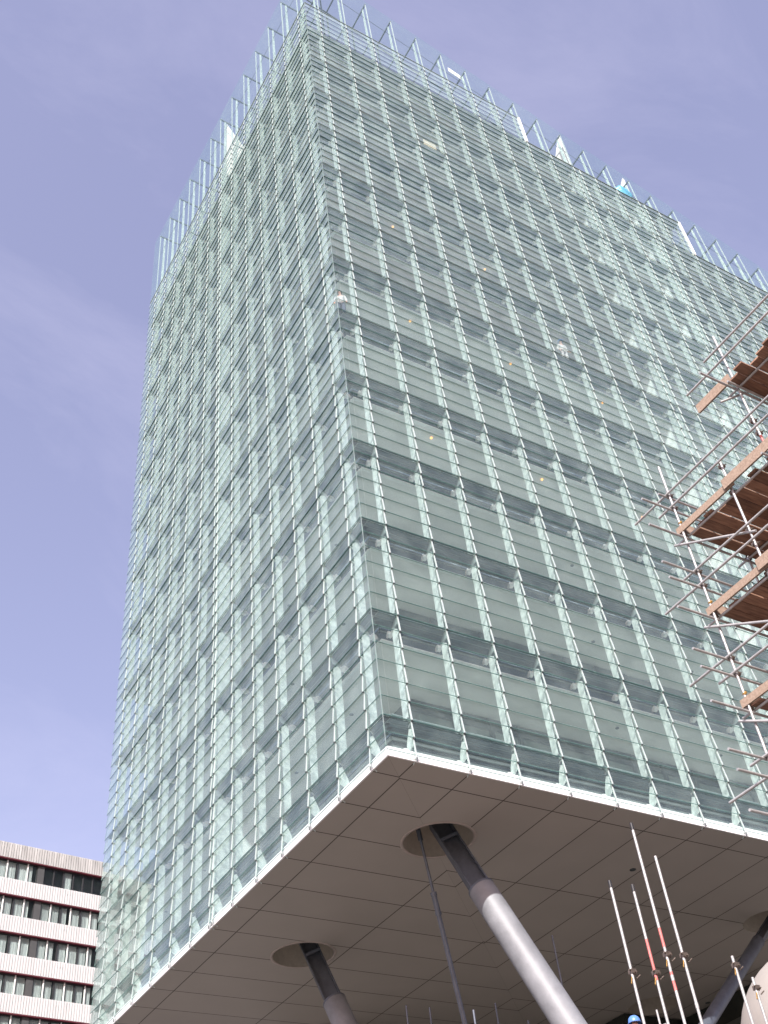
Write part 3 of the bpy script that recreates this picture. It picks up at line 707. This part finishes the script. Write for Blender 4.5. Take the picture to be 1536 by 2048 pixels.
# ------------------------------------------------------------------ people
skin = solid('skin', (.55,.30,.22), .55, var=.08, scale=12)
hair_m = solid('dark_hair', (.03,.022,.018), .7)
def skinned(name, pts, edges, radii, mat, parent, sub=2):
    me = bpy.data.meshes.new(name); me.from_pydata(pts, edges, []); me.materials.append(mat)
    o = link(name, me, parent); md = o.modifiers.new('Skin', 'SKIN')
    sk = me.skin_vertices[0].data if me.skin_vertices else None
    if sk is None:
        bm = bmesh.new(); bm.from_mesh(me); bm.verts.layers.skin.verify(); bm.to_mesh(me); bm.free(); sk = me.skin_vertices[0].data
    for i, r in enumerate(radii): sk[i].radius = (r, r) if not isinstance(r, tuple) else r
    sk[0].use_root = True; md.use_smooth_shade = True; md.branch_smoothing = .6
    ss = o.modifiers.new('Sub', 'SUBSURF'); ss.levels = sub; ss.render_levels = sub
    return o
def person(loc, rz, label, cat, top_m, leg_m, helmet_m=None, bend=0.0):
    p = empty('person', loc, rz); tag(p, label, cat)
    J = [((0,0,.95),(.15,.11)),((0,0,1.10),(.14,.10)),((0,-.01,1.28),(.16,.11)),((0,0,1.44),(.09,.08)),((0,-.01,1.51),.055),((0,-.02,1.57),.068),((0,-.03,1.63),.082),((0,-.02,1.70),.080),((0,-.01,1.745),.05),
         ((0,-.115,1.635),.013)]
    E_ = [(0,1),(1,2),(2,3),(3,4),(4,5),(5,6),(6,7),(7,8),(6,9)]
    for s in (-1, 1):
        o = len(J)
        J += [((s*.175,0,1.41),.062),((s*.235,.02,1.14),.045),((s*.245,-.10,.93),.032),((s*.243,-.135,.875),(.034,.02))]
        E_ += [(3,o),(o,o+1),(o+1,o+2),(o+2,o+3)]
        for f, (dx, ln) in enumerate(((-.028,.062),(-.010,.075),(.010,.070),(.027,.055))):
            q = len(J); bx = s*.243+dx
            J += [((bx,-.165,.835),.0095),((bx,-.178,.835-ln*.6),.009),((bx,-.165,.835-ln),.0075)]; E_ += [(o+3,q),(q,q+1),(q+1,q+2)]
        q = len(J); J += [((s*.243-s*.038,-.165,.868),.011),((s*.243-s*.052,-.19,.83),.009)]; E_ += [(o+3,q),(q,q+1)]
    for s in (-1, 1):
        o = len(J); J += [((s*.10,0,.86),.095),((s*.11,-.02,.49),.062),((s*.11,.02,.11),.043),((s*.125,-.13,.045),.038)]; E_ += [(0,o),(o,o+1),(o+1,o+2),(o+2,o+3)]
    body = skinned('body', [j[0] for j in J], E_, [j[1] for j in J], skin, p)
    A = [((0,0,.90),(.175,.135)),((0,0,1.10),(.165,.125)),((0,-.01,1.28),(.185,.135)),((0,0,1.425),(.11,.10))]; Ea = [(0,1),(1,2),(2,3)]
    for s in (-1, 1):
        o = len(A); A += [((s*.18,0,1.40),.080),((s*.238,.02,1.14),.062),((s*.246,-.085,.955),.046)]; Ea += [(3,o),(o,o+1),(o+1,o+2)]
    skinned('jacket', [a[0] for a in A], Ea, [a[1] for a in A], top_m, p)
    A = [((0,0,.97),(.165,.13))]; Ea = []
    for s in (-1, 1):
        o = len(A); A += [((s*.10,0,.84),.108),((s*.11,-.02,.49),.080),((s*.11,.02,.13),.068)]; Ea += [(0,o),(o,o+1),(o+1,o+2)]
    skinned('trousers', [a[0] for a in A], Ea, [a[1] for a in A], leg_m, p)
    b = MB()
    for s in (-1, 1):
        b.lathe([(.062,.02),(.066,.0),(.058,.15),(.05,.2)], (s*.112,.01,0), 14); b.prism([(s*.112-.05,-.19,.0),(s*.112+.05,-.19,.0),(s*.112+.055,.07,.0),(s*.112-.055,.07,.0)], (0,0,.075))
    b.build('boots', hair_m, p)
    b = MB()
    for s in (-1, 1): b.lathe([(.001,-.010),(.010,-.006),(.011,.0),(.010,.006),(.001,.010)], (s*.032,-.101,1.668), 8)
    b.build('eyes', hair_m, p)
    b = MB(); b.box(-.026,.026,-.105,-.085,1.590,1.598); b.build('mouth', solid('lips', (.40,.17,.14), .5), p)
    if helmet_m:
        b = MB(); pr = [(.128,0),(.130,.02),(.124,.06),(.105,.105),(.07,.138),(.03,.152),(.001,.155)]
        b.lathe([(.128,-.004)]+pr, (0,-.02,1.685), 28)
        b.prism([(-.10,-.12,1.682),(.10,-.12,1.682),(.085,-.185,1.676),(.04,-.205,1.674),(-.04,-.205,1.674),(-.085,-.185,1.676)], (0,0,.012))
        b.bar((0,.10,1.70),(0,.06,1.80),.03,.012); b.bar((0,.06,1.805),(0,-.12,1.795),.03,.012)
        b.lathe([(.132,-.004),(.142,-.004),(.142,.006),(.132,.008)], (0,-.02,1.685), 28)
        b.build('helmet', helmet_m, p)
    else:
        b = MB(); b.lathe([(.094,-.03),(.102,.02),(.094,.07),(.06,.105),(.001,.115)], (0,.005,1.675), 20); b.build('hair', hair_m, p)
    return p
blue_h = solid('blue_helmet', (.10,.22,.55), .3, var=.08)
white_t = solid('white_shirt', (.50,.50,.49), .8, var=.05)
jeans = solid('dark_trousers', (.05,.06,.10), .85)
green_j = solid('pale_green_jacket', (.52,.60,.45), .8)
person((2.49,-4.33,plat+.012), -.55, 'builder in a blue hard hat just showing at the bottom edge behind the upright poles', 'person', green_j, jeans, blue_h)
person((.40,.36,ZO+lev(5)+.002), -.6, 'worker in a white shirt standing on the walkway at the glass corner of the tower', 'person', white_t, jeans)
person((12.8,.36,ZO+lev(6)+.002), -.2, 'worker in white with a blue hard hat on a walkway midway along the right face', 'person', white_t, white_t, blue_h)

# ------------------------------------------------------------------ loose things on and in the tower
b = MB(); b.box(7.30, 8.12, .60, .625, ZO+lev(10)+.02, ZO+lev(10)+1.95)
o = b.build('board_sheet', solid('cream_board', (.74,.66,.50), .7, var=.06)); tag(o, 'cream rectangular board leaning upright behind the louvres near the top of the right face', 'board')
b = MB(); b.box(8.5, 9.9, .38, .42, ZO+lev(10)+.03, ZO+lev(10)+.27)
o = b.build('timber_strip', M['white']); tag(o, 'long narrow white strip on a walkway beside the cream board', 'strip')
b = MB(); b.prism([(10.85,.50,ZO+52.55),(11.75,.50,ZO+52.30),(11.75,.50,ZO+52.85),(10.85,.50,ZO+53.1)], (0,.03,0))
o = b.build('white_sheet', M['white']); tag(o, 'small bright white sheet fixed behind the clear parapet panes', 'sheet')
bm = bmesh.new(); bmesh.ops.create_icosphere(bm, subdivisions=4, radius=.6)
for v in bm.verts:
    q = v.co.copy(); n_ = math.sin(q.x*9+1)*math.cos(q.y*8)+math.sin(q.z*11+q.x*4); v.co *= 1+.12*n_; v.co.z *= 1.35; v.co.y *= .55
for f in bm.faces: f.smooth = True
me = bpy.data.meshes.new('tarpaulin'); bm.to_mesh(me); bm.free(); me.materials.append(solid('blue_tarp', (.10,.42,.62), .4, var=.25, scale=4, bump=.4, bscale=6))
o = link('tarpaulin', me, None, (23.9,.50,ZO+TOPB+1.15)); tag(o, 'crumpled bright blue tarpaulin bundled at the roof edge behind the clear parapet panes', 'tarpaulin')
lamp_m, nt, bb = nodes('orange_lamp'); bb.inputs['Base Color'].default_value = (.8,.35,.05,1); bb.inputs['Emission Color'].default_value = (1,.45,.08,1); bb.inputs['Emission Strength'].default_value = 1.3
lp = None
names = ['lowest', 'middle', 'highest']
for i, (x, ks) in enumerate(((4.52,(3,5,7)),(9.98,(3,5,7)),(15.45,(3,5)))):
    for j, k in enumerate(ks):
        zc_ = ZO+lev(k+1)-ZC-.004
        if lp is None:
            lp = empty('ceiling_lamp', (x,1.2,zc_))
            b = MB(); b.lathe([(.07,-.02),(.07,0),(.01,0)], (0,0,0), 14); b.build('base', M['trim'], lp)
            b = MB(); b.lathe([(.001,-.10),(.024,-.09),(.04,-.065),(.04,-.04),(.035,-.02)], (0,0,0), 14); b.build('lamp_globe', lamp_m, lp); c = lp
        else:
            c = copy_tree(lp); c.location = (x,1.2,zc_)
        col = ('nearest the tower corner', 'in the middle line', 'closest to the scaffold')[i]
        tag(c, 'small orange ceiling lamp behind the louvres, %s one %s' % ((names[j] if len(ks) == 3 else ('lower','upper')[j]), col), 'lamp', 'orange lamps in the right face')

# ------------------------------------------------------------------ light, sky, camera
sd = Vector((1,1,-1.08)).normalized()
sl = bpy.data.lights.new('sun', 'SUN'); sl.energy = 3.6; sl.angle = math.radians(.53); sl.color = (1,.972,.94)
so = bpy.data.objects.new('sun', sl); COL.objects.link(so); so.rotation_euler = sd.to_track_quat('-Z','Y').to_euler(); so.location = (-60,-60,80)
w = bpy.data.worlds.new('World'); SC.world = w; w.use_nodes = True; nt = w.node_tree
bg = nt.nodes['Background']; sky = N(nt, 'ShaderNodeTexSky'); sky.sky_type = 'NISHITA'; sky.sun_disc = False
sky.sun_elevation = math.asin(-sd.z); sky.sun_rotation = math.radians(225); sky.air_density = 1.0; sky.dust_density = 1.6; sky.ozone_density = 1.0
tc = N(nt, 'ShaderNodeTexCoord'); mp = N(nt, 'ShaderNodeMapping'); mp.inputs['Scale'].default_value = (1.3,3.2,2.2); mp.inputs['Rotation'].default_value = (.3,.5,.9); L(nt, tc.outputs['Generated'], mp.inputs[0])
nz = N(nt, 'ShaderNodeTexNoise'); nz.inputs['Scale'].default_value = 1.7; nz.inputs['Detail'].default_value = 9; nz.inputs['Roughness'].default_value = .62; nz.inputs['Distortion'].default_value = .5; L(nt, mp.outputs[0], nz.inputs['Vector'])
rp = N(nt, 'ShaderNodeMapRange'); rp.inputs['From Min'].default_value = .46; rp.inputs['From Max'].default_value = .78; rp.inputs['To Max'].default_value = .16; L(nt, nz.outputs['Fac'], rp.inputs['Value'])
tint = N(nt, 'ShaderNodeMix', data_type='RGBA', blend_type='MULTIPLY'); tint.inputs['Factor'].default_value = 1; tint.inputs['B'].default_value = (1.56,1.14,1.07,1); L(nt, sky.outputs[0], tint.inputs['A'])
cl = N(nt, 'ShaderNodeMix', data_type='RGBA'); L(nt, rp.outputs[0], cl.inputs['Factor'])
hz_ = N(nt, 'ShaderNodeMix', data_type='RGBA'); hz_.inputs['Factor'].default_value = .45; hz_.inputs['B'].default_value = (1.08,1.08,1.78,1); L(nt, tint.outputs['Result'], hz_.inputs['A']); L(nt, hz_.outputs['Result'], cl.inputs['A']); cl.inputs['B'].default_value = (3.6,3.4,4.2,1)
L(nt, cl.outputs['Result'], bg.inputs['Color']); bg.inputs['Strength'].default_value = .15

cam = bpy.data.cameras.new('camera'); co = bpy.data.objects.new('camera', cam); COL.objects.link(co)
yaw, pit, rol = .6186255, .7498573, -.1294415
fw = Vector((math.cos(pit)*math.sin(yaw), math.cos(pit)*math.cos(yaw), math.sin(pit))); rt = Vector((math.cos(yaw), -math.sin(yaw), 0)); up = rt.cross(fw)
r2 = rt*math.cos(rol) + up*math.sin(rol); u2 = -rt*math.sin(rol) + up*math.cos(rol)
co.matrix_world = Matrix(((r2.x,u2.x,-fw.x,-14.6965),(r2.y,u2.y,-fw.y,-21.9653),(r2.z,u2.z,-fw.z,-15.8623+ZO),(0,0,0,1)))
cam.sensor_fit = 'VERTICAL'; cam.sensor_height = 36; cam.lens = 36*2209.768/2048; cam.clip_start = .1; cam.clip_end = 3000
SC.camera = co
SC.render.resolution_x = 768; SC.render.resolution_y = 1024
vs = SC.view_settings; vs.view_transform = 'Standard'; vs.look = 'None'; vs.exposure = 1.12; vs.gamma = 1
cy = SC.cycles; cy.transparent_max_bounces = 40; cy.max_bounces = 8; cy.diffuse_bounces = 4; cy.glossy_bounces = 3; cy.transmission_bounces = 2
cy.use_denoising = True; cy.sample_clamp_indirect = 6; cy.caustics_reflective = False; cy.caustics_refractive = False
